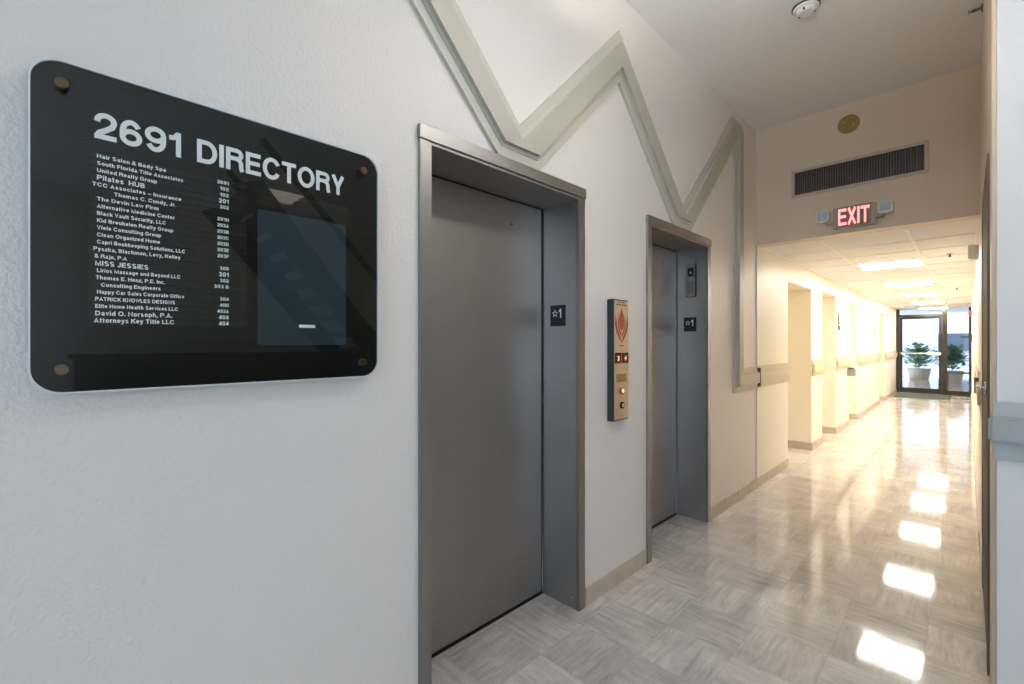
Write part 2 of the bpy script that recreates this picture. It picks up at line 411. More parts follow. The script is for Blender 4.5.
def glyphs(name, s, face, origin, m, parent, cap, width, depth=0.0006, hw=0.094, gap=0.085):
    """bold grotesque capitals and figures drawn as even strokes; one mesh"""
    h = hw
    def arc(cx, cy, rx, ry, a0, a1, n=16):
        return [(cx + rx * math.cos(math.radians(a0 + (a1 - a0) * i / n)), cy + ry * math.sin(math.radians(a0 + (a1 - a0) * i / n))) for i in range(n + 1)]
    six = [(arc(.37, .325, .37 - h, .325 - h, 0, 360, 28)[:-1], True), ([(h, .33), (h, .45)] + arc(.37, .52, .37 - h, .48 - h, 180, 32, 16), False)]
    G = {
     'D': ([([(h, h), (.34, h)] + arc(.38, .5, .42 - h, .5 - h, -90, 90) + [(.34, 1 - h), (h, 1 - h)], True)], .80),
     'I': ([([(h, 0), (h, 1)], False)], 2 * h),
     'R': ([([(h, 0), (h, 1 - h)] + [(.42, 1 - h)] + arc(.46, .725, .28 - h, .275 - h, 90, -90, 12) + [(h * 2, .45 + h)], False),
            ([(.46, .45 + h), (.58, .48), (.635, .38), (.65, .14), (.69, 0)], False)], .76),
     'E': ([([(h, 0), (h, 1)], False), ([(h, h), (.68, h)], False), ([(h, .52), (.63, .52)], False), ([(h, 1 - h), (.67, 1 - h)], False)], .68),
     'C': ([(arc(.42, .5, .42 - h, .515 - h, 28, 332, 28), False)], .82),
     'T': ([([(0, 1 - h), (.70, 1 - h)], False), ([(.35, 1 - h), (.35, 0)], False)], .70),
     'O': ([(arc(.44, .5, .44 - h, .515 - h, 0, 360, 32)[:-1], True)], .88),
     'Y': ([([(h, 1.0), (.37, .42), (.74 - h, 1.0)], False), ([(.37, .45), (.37, 0)], False)], .74),
     'X': ([([(h, 0), (.70 - h, 1)], False), ([(h, 1), (.70 - h, 0)], False)], .70),
     '2': ([([(h, .64)] + arc(.36, .69, .35 - h, .31 - h, 180, -10, 16) + [(.56, .52), (.36, .36), (.17, .24), (.11, h + 0.02)], False), ([(.01, h), (.70, h)], False)], .71),
     '6': (six, .74),
     '9': ([([(.74 - a, 1 - b) for a, b in p], c) for p, c in six], .74),
     'G': ([(arc(.42, .5, .42 - h, .515 - h, 32, 350, 26) + [(.84 - h, .47), (.52, .47)], False)], .86),
     'J': ([([(.54 - h, 1)] + arc(.27, .27, .27 - h, .28 - h, 0, -180, 12), False)], .56),
     'K': ([([(h, 0), (h, 1)], False), ([(.70, 1), (h, .38)], False), ([(.32, .58), (.70, 0)], False)], .74),
     'L': ([([(h, 1), (h, h), (.60, h)], False)], .60),
     'M': ([([(h, 0), (h, 1 - h * .6), (.46, h), (.92 - h, 1 - h * .6), (.92 - h, 0)], False)], .92),
     'N': ([([(h, 0), (h, 1 - h * .5), (.78 - h, h * .5), (.78 - h, 1)], False)], .78),
     'P': ([([(h, 0), (h, 1 - h), (.42, 1 - h)] + arc(.44, .70, .29 - h, .30 - h, 90, -90, 12) + [(h, .40 + h)], False)], .73),
     'S': ([(arc(.36, .73, .33 - h, .275 - h, 20, 270, 16)[:-1] + arc(.37, .275, .34 - h, .285 - h, 90, -160, 16), False)], .74),
     'U': ([([(h, 1), (h, .36)] + arc(.38, .36, .38 - h, .37 - h, 180, 360, 14) + [(.76 - h, 1)], False)], .76),
     'V': ([([(h, 1), (.37, h * .6), (.74 - h, 1)], False)], .74),
     'W': ([([(h, 1), (.28, h), (.51, .92), (.74, h), (1.02 - h, 1)], False)], 1.02),
     '&': ([([(.74, 0), (.20, .70)] + arc(.33, .80, .17, .13, 190, -30, 12) + [(.42, .62), (.16, .42)] + arc(.28, .25, .21, .20, 130, 320, 12) + [(.62, .46)], False)], .76),
     '\u2013': ([([(0, .36), (.6, .36)], False)], .60),
     ',': ([([(.10, h * 1.8), (.10, 0), (.04, -.16)], False)], .18),
     '.': ([([(.10, 0), (.10, h * 1.9)], False)], .18),
     'a': ([(arc(.28, .53, .25 - h, .22 - h, 165, 10, 10) + [(.54 - h, .44), (.54 - h, .10), (.57, h * .5)], False), (arc(.26, .21, .25 - h, .22 - h, 0, 360, 18)[:-1], True)], .58),
     'b': ([([(h, 0), (h, 1)], False), (arc(.30, .37, .30 - h, .38 - h, 0, 360, 20)[:-1], True)], .60),
     'c': ([(arc(.29, .37, .29 - h, .385 - h, 40, 320, 18), False)], .55),
     'd': ([([(.60 - h, 0), (.60 - h, 1)], False), (arc(.30, .37, .30 - h, .38 - h, 0, 360, 20)[:-1], True)], .60),
     'e': ([([(h, .38), (.58 - h, .38)] + arc(.29, .38, .29 - h, .375 - h, 0, 318, 20), False)], .58),
     'f': ([([(.16, 0), (.16, .78)] + arc(.30, .80, .14, .12, 180, 80, 6), False), ([(0, .66), (.34, .66)], False)], .34),
     'g': ([([(.60 - h, .74), (.60 - h, -.04)] + arc(.31, -.06, .29 - h, .22 - h, 0, -160, 10), False), (arc(.30, .38, .30 - h, .37 - h, 0, 360, 20)[:-1], True)], .60),
     'h': ([([(h, 0), (h, 1)], False), ([(h, .44)] + arc(.29, .44, .27 - h, .31 - h, 160, 0, 10) + [(.56 - h, 0)], False)], .56),
     'i': ([([(h, 0), (h, .74)], False), ([(h, .84), (h, 1)], False)], 2 * h),
     'k': ([([(h, 0), (h, 1)], False), ([(.52, .74), (h, .28)], False), ([(.24, .44), (.54, 0)], False)], .56),
     'l': ([([(h, 0), (h, 1)], False)], 2 * h),
     'm': ([([(h, 0), (h, .74)], False), ([(h, .44)] + arc(.28, .46, .24 - h, .29 - h, 160, 0, 8) + [(.52 - h, 0)], False), ([(.52 - h, .44)] + arc(.68, .46, .24 - h, .29 - h, 160, 0, 8) + [(.92 - h, 0)], False)], .92),
     'n': ([([(h, 0), (h, .74)], False), ([(h, .44)] + arc(.29, .44, .27 - h, .31 - h, 160, 0, 10) + [(.56 - h, 0)], False)], .56),
     'o': ([(arc(.30, .37, .30 - h, .385 - h, 0, 360, 20)[:-1], True)], .60),
     'p': ([([(h, -.26), (h, .74)], False), (arc(.30, .37, .30 - h, .38 - h, 0, 360, 20)[:-1], True)], .60),
     'r': ([([(h, 0), (h, .74)], False), ([(h, .42)] + arc(.30, .46, .22, .20, 170, 80, 6) + [(.37, .66)], False)], .37),
     's': ([(arc(.27, .54, .25 - h, .215 - h, 25, 270, 12)[:-1] + arc(.27, .20, .265 - h, .215 - h, 90, -160, 12), False)], .54),
     't': ([([(.16, .94), (.16, .16)] + arc(.28, .17, .12, .10, 190, 280, 6), False), ([(0, .66), (.34, .66)], False)], .35),
     'u': ([([(h, .74), (h, .30)] + arc(.27, .30, .27 - h, .31 - h, 180, 350, 10), False), ([(.56 - h, .74), (.56 - h, 0)], False)], .56),
     'v': ([([(h * .8, .74), (.27, h * .6), (.54 - h * .8, .74)], False)], .54),
     'w': ([([(h * .8, .74), (.22, h * .6), (.41, .66), (.60, h * .6), (.82 - h * .8, .74)], False)], .82),
     'j': ([([(.22, .74), (.22, -.10), (.14, -.20), (0, -.18)], False), ([(.22, .84), (.22, 1)], False)], .30),
     'y': ([([(h * .8, .74), (.28, .06)], False), ([(.54 - h * .8, .74), (.26, -.08), (.14, -.20), (.02, -.18)], False)], .54),
     'z': ([([(.02, .74 - h), (.48 - h * .5, .74 - h), (h * .6, h), (.50, h)], False)], .50),
     '0': ([(arc(.36, .5, .36 - h, .515 - h, 0, 360, 28)[:-1], True)], .72),
     '3': ([([(h - .02, .76)] + arc(.34, .735, .28 - h, .275 - h, 160, -90, 14), False), (arc(.34, .28, .34 - h, .29 - h, 90, -165, 16), False)], .70),
     '4': ([([(.50, 0), (.50, 1)], False), ([(.48, 1 - h), (h, .30), (.70, .30)], False)], .70),
     'A': ([([(h * .8, 0), (.38, 1 - h), (.76 - h * .8, 0)], False), ([(.18, .27), (.58, .27)], False)], .76),
     'B': ([([(h, h), (h, 1 - h), (.40, 1 - h)] + arc(.42, .735, .26 - h, .265 - h, 90, -90, 10) + [(h, .53)], False),
            ([(h, h), (.42, h)] + arc(.44, .29, .30 - h, .29 - h, -90, 90, 10) + [(h, .52)], False)], .74),
     'F': ([([(h, 0), (h, 1)], False), ([(h, .50), (.60, .50)], False), ([(h, 1 - h), (.64, 1 - h)], False)], .64),
     'H': ([([(h, 0), (h, 1)], False), ([(.76 - h, 0), (.76 - h, 1)], False), ([(h, .5), (.70, .5)], False)], .76),
     ' ': ([], .2),
     '1': ([([(.36, 0), (.36, 1)], False), ([(.02, .74), (.15, .745), (.27, .80), (.32, .93)], False)], .36 + h)}
    tot = sum(G[c][1] for c in s) + gap * (len(s) - 1)
    kx, ky = width / tot, cap
    U, V, N = FACE[face]; O = Vector(origin)
    bm = bmesh.new(); x = 0.0; lay = 0
    for c in s:
        for path, closed in G[c][0]:
            p = []
            for q in path:
                q = Vector(q)
                if not p or (q - p[-1]).length > 1e-4: p.append(q)
            n = len(p)
            L, Rr = [], []
            for i in range(n):
                a = (p[i] - p[i - 1]).normalized() if (closed or i) else None
                b = (p[(i + 1) % n] - p[i]).normalized() if (closed or i < n - 1) else None
                a = a or b; b = b or a
                na, nb = Vector((-a.y, a.x)), Vector((-b.y, b.x))
                mm = na + nb; mm = mm / max(mm.dot(na), 0.35)
                L.append(p[i] + mm * h); Rr.append(p[i] - mm * h)
            lay += 1; dd = depth * (1 + 0.02 * (lay % 4))
            for i in range(n if closed else n - 1):
                j = (i + 1) % n
                q = [L[i], Rr[i], Rr[j], L[j]]
                f = [bm.verts.new(O + U * ((t.x + x) * kx) + V * (t.y * ky) + N * dd) for t in q]
                g_ = [bm.verts.new(O + U * ((t.x + x) * kx) + V * (t.y * ky)) for t in q]
                bm.faces.new(f); bm.faces.new(g_[::-1])
                for k in range(4): bm.faces.new((f[k], g_[k], g_[(k + 1) % 4], f[(k + 1) % 4]))
        x += G[c][1] + gap
    bmesh.ops.recalc_face_normals(bm, faces=bm.faces)
    me = bpy.data.meshes.new(name); bm.to_mesh(me); bm.free(); me.materials.append(m)
    o = link(name, me, parent)
    o.matrix_parent_inverse = Matrix.Translation(parent.location).inverted()
    return o

LC, CC = 3.44, 2.34          # lobby and corridor ceiling heights
HY = 4.80                    # plane of the header between them
RX = 1.515                   # right wall plane
EY = 17.0                    # glazed end of the corridor

# ================================================================== SETTING
# floor
MB().box(-0.30, 7.2, -4.6, EY + 9.0, -0.08, 0.0).build('floor', M_['floor'])
struct(bpy.data.objects['floor'], 'glossy stone-look tile floor of alternating grain', 'floor')

# left wall: solid runs, lintels over openings (elevators 0.99-1.95 and 2.70-3.63)
T = 0.42
E1, E2 = (0.985, 1.975), (2.69, 3.645)
ET = 2.19
OPEN = [(5.90, 7.00, 2.10), (7.62, 8.55, 2.12), (9.65, 10.45, 2.12), (13.5, 14.4, 2.12)]
w = MB()
def wallrun(mb, ya, yb, ztop, ops, x0=-T, x1=0.0):
    y = ya
    for a, b, t in ops:
        mb.box(x0, x1, y, a, 0, ztop)
        mb.box(x0, x1, a, b, t, ztop)
        y = b
    mb.box(x0, x1, y, yb, 0, ztop)
wallrun(w, -0.088, HY, LC, [(E1[0], E1[1], ET), (E2[0], E2[1], ET)])
w.box(-T - 0.1, -T, -4.6, HY, 0, LC)
w.box(-T, -0.06, -4.6, -0.088, 0, LC)
struct(w.build('wall_left', M_['wall']), 'white textured lobby wall holding the two elevators', 'wall')
w = MB()
wallrun(w, HY, EY + 0.9, LC, OPEN)
w.box(-T - 0.1, -T, HY, EY + 0.9, 0, LC)
struct(w.build('wall_left', M_['wallcream']), 'cream corridor wall with door recesses', 'wall')
# header over the corridor mouth
struct(MB().box(0, RX, HY, HY + 0.16, CC, LC).build('wall_back', M_['beige']), 'beige wall above the corridor mouth', 'wall')
# right wall and pier
w = MB()
w.box(RX, RX + 0.14, 2.56, HY, 0, LC)
struct(w.build('wall_right', M_['beige']), 'beige side wall running into the corridor', 'wall')
struct(MB().box(RX, RX + 0.14, HY, EY, 0, LC).build('wall_right', M_['wallcream']), 'cream right-hand corridor wall', 'wall')
struct(MB().box(RX + 0.012, 2.5, 2.50, 2.56, 0, LC).build('wall_right', M_['pier']), 'pale wall end at the right edge of the photo', 'wall')
# far parts of the lobby, behind and to the right of the camera
w = MB()
w.box(2.5, 7.2, 4.4, 4.55, 0, LC); w.box(2.4, 2.5, 2.56, 4.4, 0, LC)
struct(w.build('wall_back', M_['beige']))
w = MB(); w.box(7.1, 7.2, -4.6, -4.0, 0, LC); w.box(7.1, 7.2, -0.6, 4.4, 0, LC)
w.box(7.1, 7.2, -4.0, -0.6, 0, 0.15); w.box(7.1, 7.2, -4.0, -0.6, 3.25, LC)
struct(w.build('wall_right', M_['wall']))
wf = MB()
for y in (-4.0, -2.33, -0.66): wf.box(7.12, 7.18, y, y + 0.06, 0.15, 3.25)
wf.box(7.12, 7.18, -4.0, -0.6, 0.15, 0.21); wf.box(7.12, 7.18, -4.0, -0.6, 3.19, 3.25)
win = struct(wf.build('window_3', M_['bronze']))  # unseen window, added to light the left wall and ceiling
MB().box(7.147, 7.153, -3.94, -0.66, 0.21, 3.19).build('pane', M_['glass'], win)
w = MB()
w.box(-0.52, 1.2, -4.6, -4.45, 0, LC); w.box(5.6, 7.2, -4.6, -4.45, 0, LC)
w.box(1.2, 5.6, -4.6, -4.45, 0, 0.15); w.box(1.2, 5.6, -4.6, -4.45, 3.25, LC)
struct(w.build('wall_front', M_['wall']))
wf = MB()
for x in (1.2, 2.64, 4.08, 5.54): wf.box(x, x + 0.06, -4.56, -4.48, 0.15, 3.25)
wf.box(1.2, 5.6, -4.56, -4.48, 0.15, 0.21); wf.box(1.2, 5.6, -4.56, -4.48, 3.19, 3.25)
win = struct(wf.build('window_1', M_['bronze']))  # unseen window, added to let daylight in from behind
MB().box(1.26, 5.54, -4.525, -4.519, 0.21, 3.19).build('pane', M_['glass'], win)
struct(MB().box(-0.52, 7.2, -4.6, HY, LC, LC + 0.1).build('ceiling', M_['ceil']), 'plain painted lobby ceiling', 'ceiling')
cl = struct(MB().box(0, RX, HY + 0.16, EY + 0.1, CC + 0.004, CC + 0.08).build('ceiling', M_['tileceil']),
            'suspended tile ceiling of the corridor', 'ceiling')
g = MB()
for x in (0.48, 1.09):
    g.box(x - 0.012, x + 0.012, HY + 0.16, EY, CC - 0.003, CC + 0.004)
k = 6.82 - 3 * 0.61
YT = []
while k < EY:
    if k > HY + 0.2:
        g.box(0.0, RX, k - 0.006, k + 0.006, CC - 0.001, CC + 0.004); YT.append(k)
    k += 0.61
g.box(0, 0.02, HY + 0.16, EY, CC - 0.002, CC + 0.004); g.box(RX - 0.02, RX, HY + 0.16, EY, CC - 0.002, CC + 0.004)
g.build('ceiling_grid', M_['tee'], cl)

# baseboards
def skirt(mb, x0, x1, a, b):
    y = a
    while y < b - 0.01:
        e = min(b, y + 0.305)
        mb.box(x0, x1, y + 0.0008, e - 0.0008, 0, 0.095, 0.0015); y = e
bb = MB()
for a, b in ((2.005, 2.655), (3.675, HY)): skirt(bb, 0, 0.012, a, b)
struct(bb.build('baseboard_left', M_['base']), 'stone baseboard between and past the elevators', 'baseboard')
bb = MB()
ya = HY
for a, b, t in OPEN:
    skirt(bb, 0, 0.012, ya, a)
    bb.box(-0.36, 0.012, b - 0.012, b, 0, 0.095, 0.002)
    ya = b
bb.box(0, 0.012, ya, EY - 0.05, 0, 0.095, 0.002)
struct(bb.build('baseboard_left', M_['base']), 'stone baseboard along the cream corridor wall', 'baseboard')
bb = MB()
bb.box(RX - 0.012, RX, 4.5, EY - 0.05, 0, 0.095, 0.002); bb.box(RX - 0.008, RX, 3.80, 4.5, 0, 0.095, 0.002)
struct(bb.build('baseboard_right', M_['base']))
struct(MB().box(RX + 0.01, 2.5, 2.488, 2.50, 0, 0.095, 0.002).build('baseboard_right', M_['railgrey']))

# vertical bead at the joint of lobby and corridor wall
b_ = MB().box(0, 0.010, HY - 0.012, HY + 0.004, 0.0, CC, 0.003)
t1 = struct(b_.build('trim_2', M_['conduit']), 'thin white bead running down the wall beside the corridor mouth', 'trim')
# dark edge at the left end of the lobby wall
struct(MB().box(-0.06, 0.006, -0.14, -0.089, 0, 1.3, 0.003).build('trim_3', M_['bronze']))

# ---------------------------------------------------------------- zigzag moulding
def offs(path, d):
    """mitred offset of an open polyline by d to its left"""
    out = []
    n = len(path)
    for i in range(n):
        p = Vector(path[i])
        a = (p - Vector(path[i - 1])).normalized() if i else None
        b = (Vector(path[i + 1]) - p).normalized() if i < n - 1 else None
        if a is None: a = b
        if b is None: b = a
        na = Vector((-a.y, a.x)); nb = Vector((-b.y, b.x))
        m = (na + nb); m = m / m.dot(na)
        out.append(p + m * d)
    return out
def clip(poly, zlim, keep_above):
    out = []
    for i in range(len(poly)):
        p, q = poly[i], poly[(i + 1) % len(poly)]
        f = lambda r: (r[1] - zlim) * (1 if keep_above else -1)
        if f(p) >= 0: out.append(p)
        if f(p) * f(q) < 0:
            t = f(p) / (f(p) - f(q)); out.append((p[0] + (q[0] - p[0]) * t, p[1] + (q[1] - p[1]) * t))
    return out
PATH = [(0.28, 3.447), (1.495, 2.232), (2.3265, 3.0635), (3.160, 2.230), (4.286, 3.356), (4.286, 1.07), (HY - 0.013, 1.07)]
def zig(mb, h1, h2, x0, x1, zlo, zhi, zhi0, bev):
    L = offs(PATH, h1); R = offs(PATH, -h2)
    for i in range(len(PATH) - 1):
        poly = [tuple(L[i]), tuple(L[i + 1]), tuple(R[i + 1]), tuple(R[i])]
        if i < 4: poly = clip(poly, zlo, True)
        poly = clip(poly, zhi0 if i == 0 else zhi, False)
        mb.prism(poly, 'x', x0, x1, 0)
z1 = MB(); zig(z1, 0.106, 0.106, 0.0, 0.016, 2.2135, 3.345, 3.438, 0.002)
zt = struct(z1.build('trim_1', M_['trim']), 'sage zigzag moulding that climbs over both elevators and drops to the rail', 'trim')
z2 = MB(); zig(z2, 0.066, 0.066, 0.016, 0.021, 2.255, 3.30, 3.438, 0.002); z2.build('bevel_strip', M_['trim'], zt)
z3 = MB(); zig(z3, 0.050, 0.050, 0.021, 0.040, 2.272, 3.285, 3.438, 0.003); z3.build('raised_band', M_['trimband'], zt)

# ================================================================== ELEVATORS
def elevator(y0, y1, label, top=2.212, has_lantern=False):
    """frame outside from y0 to y1"""
    fw = 0.052; D = 0.24
    r = empty('elevator', (0, (y0 + y1) / 2, 0), label, 'elevator', 'elevators in the lobby wall')
    a, b = y0 + fw - 0.012, y1 - fw + 0.010     # clear opening
    f = MB()
    f.box(-0.01, 0.014, y0, y0 + fw, 0, top - fw, 0.0015)                 # left face
    f.box(-0.01, 0.014, y1 - fw, y1, 0, top - fw, 0.0015)                 # right face
    f.build('door_frame', M_['steel'], r)
    f = MB(); f.box(-0.01, 0.020, y0 - 0.004, y1 + 0.004, top - fw, top, 0.0015); f.build('frame_head', M_['steel'], r)
    j = MB(); j.box(-D, 0.0125, y0 + fw - 0.012, y0 + fw - 0.002, 0, top - fw - 0.001); j.build('left_jamb', M_['jambsteel'], r)
    j = MB(); j.box(-D, 0.0125, y1 - fw + 0.002, y1 - fw + 0.012, 0, top - fw - 0.001)
    jr = j.build('right_jamb', M_['jambsteel'], r)
    j = MB(); j.box(-D, 0.0125, y0 + fw - 0.002, y1 - fw + 0.002, top - fw - 0.012, top - fw - 0.001); j.build('soffit', M_['doorsteel'], r)
    ja, jb = y0 + fw - 0.002, y1 - fw + 0.002
    MB().box(-D - 0.03, -D - 0.012, ja - 0.01, jb + 0.01, 0, top - fw).build('shadow_gap', M_['black'], r)
    d = MB(); d.box(-D - 0.012, -D, ja, jb - 0.011, 0.016, top - fw - 0.018, 0.001)
    dr = d.build('door_panel', M_['doorsteel'], r)
    MB().box(-D - 0.012, -D + 0.004, ja, jb - 0.002, 0.0005, 0.006).build('sill', M_['black'], r)
    k = MB().cyl((-D + 0.0005, jb - 0.245, 2.02), 0.006, 0.002, 'x', 14); ko = k.build('key_hole', M_['black'], r)
    # floor plaque on the far jamb
    py = y1 - fw + 0.002
    p = MB().box(-0.180, -0.078, py - 0.0045, py, 1.492, 1.605, 0.001).build('floor_plaque', M_['plaque'], r)
    # star and figure 1
    st = MB()
    cx, cz, R0, R1 = -0.146, 1.560, 0.022, 0.0095
    def star(R0, R1): return [(cx + (R0 if i % 2 == 0 else R1) * math.sin(i * math.pi / 5), cz + (R0 if i % 2 == 0 else R1) * math.cos(i * math.pi / 5)) for i in range(10)]
    o_, i_ = star(R0, R1), star(R0 * 0.70, R1 * 0.66)
    for i in range(10):
        q = [o_[i], o_[(i + 1) % 10], i_[(i + 1) % 10], i_[i]]
        st.prism(q, 'y', py - 0.0055, py - 0.0044)
    st.build('star', M_['letter'], r)
    glyphs('numeral', '1', '-y', (-0.121, py - 0.0044, 1.536), M_['letter'], r, 0.05, 0.018, hw=0.10)
    braille = MB()
    for i, q in enumerate(((0, 0), (0, 1), (1, 0), (3, 0), (3, 1), (4, 1))):
        braille.cyl((-0.150 + q[0] * 0.010, py - 0.005, 1.508 + q[1] * 0.010), 0.0014, 0.0016, 'y', 8)
    braille.build('braille', M_['plaque'], r)
    MB().cyl((-0.035, py - 0.001, 0.055), 0.004, 0.004, 'y', 10).build('screw', M_['alu'], r)
    if has_lantern:
        l_ = MB().box(-0.170, -0.078, py - 0.012, py, 1.765, 2.035, 0.006).build('hall_lantern', M_['steel'], r)
        MB().box(-0.146, -0.094, py - 0.0135, py - 0.011, 1.93, 2.00, 0.001).build('arrow_display', M_['black'], r)
        lv = MB()
        for i in range(7): lv.box(-0.152, -0.096, py - 0.0135, py - 0.0115, 1.80 + i * 0.014, 1.805 + i * 0.014)
        lv.build('speaker_slots', M_['darkbrass'], r)
        ar = MB().prism([(-0.128, 1.955), (-0.112, 1.955), (-0.120, 1.975)], 'y', py - 0.0142, py - 0.0134); ar.build('arrow', M_['letter'], r)
    return r
elevator(0.964, 1.994, 'brushed steel elevator door nearest the black directory sign')
elevator(2.666, 3.665, 'second elevator, farther along, with a small lantern panel on its jamb', has_lantern=True)

# ================================================================== DIRECTORY SIGN
def rrect(y0, y1, z0, z1, r, seg=10):
    pts = []
    for cy, cz, a0 in ((y1 - r, z1 - r, 0), (y0 + r, z1 - r, 90), (y0 + r, z0 + r, 180), (y1 - r, z0 + r, 270)):
        for i in range(seg + 1):
            a = math.radians(a0 + 90 * i / seg); pts.append((cy + r * math.cos(a), cz + r * math.sin(a)))
    return pts
DX = 0.032       # face distance from wall
ds = empty('directory_sign', (0, 0.38, 1.288), 'black building directory board on brass standoffs, left of the elevators', 'sign')
Y0, Y1, Z0, Z1 = -0.033, 0.784, 1.288, 2.023
MB().prism(rrect(Y0 + 0.0034, Y1 - 0.0034, Z0 + 0.0034, Z1 - 0.0034, 0.052), 'x', DX - 0.009, DX - 0.003, 0).build('backing_panel', M_['signblack'], ds)
def ring(mb, r_out, r_in, x0, x1):
    n = len(r_out)
    for i in range(n):
        mb.prism([r_out[i], r_out[(i + 1) % n], r_in[(i + 1) % n], r_in[i]], 'x', x0, x1)
e_ = MB(); ring(e_, rrect(Y0, Y1, Z0, Z1, 0.055), rrect(Y0 + 0.0032, Y1 - 0.0032, Z0 + 0.0032, Z1 - 0.0032, 0.052), DX - 0.009, DX + 0.004)
e_.build('clear_edge', M_['acryledge'], ds)  # pale ring carries the highlight of the edge
MB().prism(rrect(Y0 + 0.0034, Y1 - 0.0034, Z0 + 0.0034, Z1 - 0.0034, 0.052), 'x', DX, DX + 0.0035, 0).build('clear_cover', M_['acrylic'], ds)
for y, z in ((0.018, 1.966), (0.722, 1.962), (0.722, 1.338), (0.018, 1.342)):
    s_ = MB(); s_.cyl((0.012, y, z), 0.009, 0.024, 'x', 20); s_.cyl((DX + 0.0125, y, z), 0.0115, 0.019, 'x', 24, bev=0.0015)
    s_.build('standoff', M_['brass'], ds)
TX = DX - 0.0028
glyphs('title_lettering', '2691', '+x', (TX, 0.071, 1.871), M_['letter'], ds, 0.0615, 0.164)
glyphs('title_lettering', 'DIRECTORY', '+x', (TX, 0.269, 1.871), M_['letter'], ds, 0.0605, 0.397)
rows = [('Hair Salon & Body Spa', '2691'), ('South Florida Title Associates', '102'), ('United Realty Group', '102'),
        ('Pilates  HUB', '201'), ('TCC Associates \u2013 Insurance', '202'), ('Thomas C. Cundy, Jr.', ''), ('The Devin Law Firm', '201H'),
        ('Alternative Medicine Center', '203A'), ('Black Vault Security, LLC', '203B'), ('Kid Breukelen Realty Group', '203C'),
        ('Viele Consulting Group', '203D'), ('Clean Organized Home', '203E'), ('Capri Bookkeeping Solutions, LLC', '203F'),
        ('Pyszka, Blackmon, Levy, Kelley', ''), ('& Rajo, P.A', '300'), ('MISS JESSIES', '301'), ('Lirios Massage and Beyond LLC', '302'),
        ('Thomas E. Henz, P.E. Inc.', '303 B'), ('Consulting Engineers', ''), ('Happy Car Sales Corporate Office', '304'),
        ('PATRICK KNOWLES DESIGNS', '400'), ('Elite Home Health Services LLC', '403A'), ('David O. Norsoph, P.A.', '404'), ('Attorneys Key Title LLC', '404')]
widths = {0: .130, 1: .166, 2: .112, 3: .088, 4: .170, 5: .120, 6: .115, 7: .148, 8: .130, 9: .145, 10: .120, 11: .118, 12: .170, 13: .166,
          14: .058, 15: .098, 16: .160, 17: .130, 18: .112, 19: .168, 20: .152, 21: .158, 22: .146, 23: .152}
big = {3: 1.3, 15: 1.3, 22: 1.2, 23: 1.2}
ind = {4: -.008, 5: .030, 13: -.006, 14: -.004, 15: -.003, 17: -.002, 18: .007, 20: -.003, 21: -.003, 22: -.003, 23: -.005}
zr0, dz = 1.831, 0.01646
for i, (nm, no) in enumerate(rows):
    zc = zr0 - i * dz
    sp = MB().box(TX - 0.0002, TX + 0.0008, 0.062, 0.385, zc - dz / 2 + 0.0006, zc + dz / 2 - 0.0006, 0.0).build('name_strip', M_['strip'], ds)
    k = big.get(i, 1.0)
    cp = 0.0088 * k
    tx = TX + 0.0009
    n_ = glyphs('name_lettering', nm, '+x', (tx, 0.076 + ind.get(i, 0), zc - cp / 2), M_['letter'], sp, cp, widths[i] * 0.985, depth=0.0003, hw=0.098, gap=0.12)
    sp_inv = (Matrix.Translation(ds.location) @ sp.matrix_parent_inverse).inverted()
    n_.matrix_parent_inverse = sp_inv
    if no:
        wd = {3: .0205, 4: .0265, 5: .034}[len(no)] * (1.12 if k > 1 else 1.0)
        o_ = glyphs('number_lettering', no, '+x', (tx, 0.341 - wd, zc - cp / 2), M_['letter'], sp, cp * 1.02, wd, depth=0.0003, hw=0.105, gap=0.13)
        o_.matrix_parent_inverse = sp_inv
for i in range(3):
    zc = zr0 - i * dz
    MB().box(TX - 0.0002, TX + 0.0008, 0.406, 0.680, zc - dz / 2 + 0.0007, zc + dz / 2 - 0.0007).build('blank_strip', M_['strip'], ds)
MB().box(TX - 0.0002, TX + 0.001, 0.413, 0.671, 1.394, 1.778).build('blue_panel', M_['bluepanel'], ds)
MB().box(TX + 0.0009, TX + 0.0014, 0.525, 0.573, 1.446, 1.455, 0.0002).build('small_label', M_['letter'], ds)

# ================================================================== CALL STATION
cs = empty('elevator_call_panel', (0, 2.32, 0.96), 'tall brushed call panel with fire emblem on the wall between the elevators', 'call panel')
CY0, CY1, CZ0, CZ1, CXX = 2.222, 2.385, 0.958, 1.648, 0.045
MB().box(0, CXX - 0.004, CY0, CY1, CZ0, CZ1, 0.003).build('housing', M_['darkbox'], cs)
MB().box(CXX - 0.004, CXX, CY0 + 0.008, CY1 - 0.008, CZ0 + 0.008, CZ1 - 0.008, 0.001).build('face_plate', M_['tanmetal'], cs)
cm = (CY0 + CY1) / 2
# emblem: flame diamond
fl = MB()
def P2(a, b): return (cm + a, 1.505 + b)
fl.prism([P2(0, .095), P2(.012, .065), P2(.022, .055), P2(.03, .02), P2(.02, -.02), P2(0, -.035), P2(-.02, -.02), P2(-.03, .02), P2(-.022, .055), P2(-.012, .065)], 'x', CXX - 0.0005, CXX + 0.0008)
for sgn in (-1, 1):
    fl.prism([P2(sgn * .062, .055), P2(sgn * .07, .0), P2(sgn * .052, -.05), P2(sgn * .004, -.105), P2(sgn * .004, -.085), P2(sgn * .04, -.035), P2(sgn * .05, .0)], 'x', CXX - 0.0005, CXX + 0.0008)
    fl.prism([P2(sgn * .036, .06), P2(sgn * .044, .01), P2(sgn * .034, -.035), P2(sgn * .004, -.074), P2(sgn * .004, -.048), P2(sgn * .026, -.02), P2(sgn * .034, .02)], 'x', CXX - 0.0005, CXX + 0.0008)
fl.build('flame_emblem', M_['red'], cs)
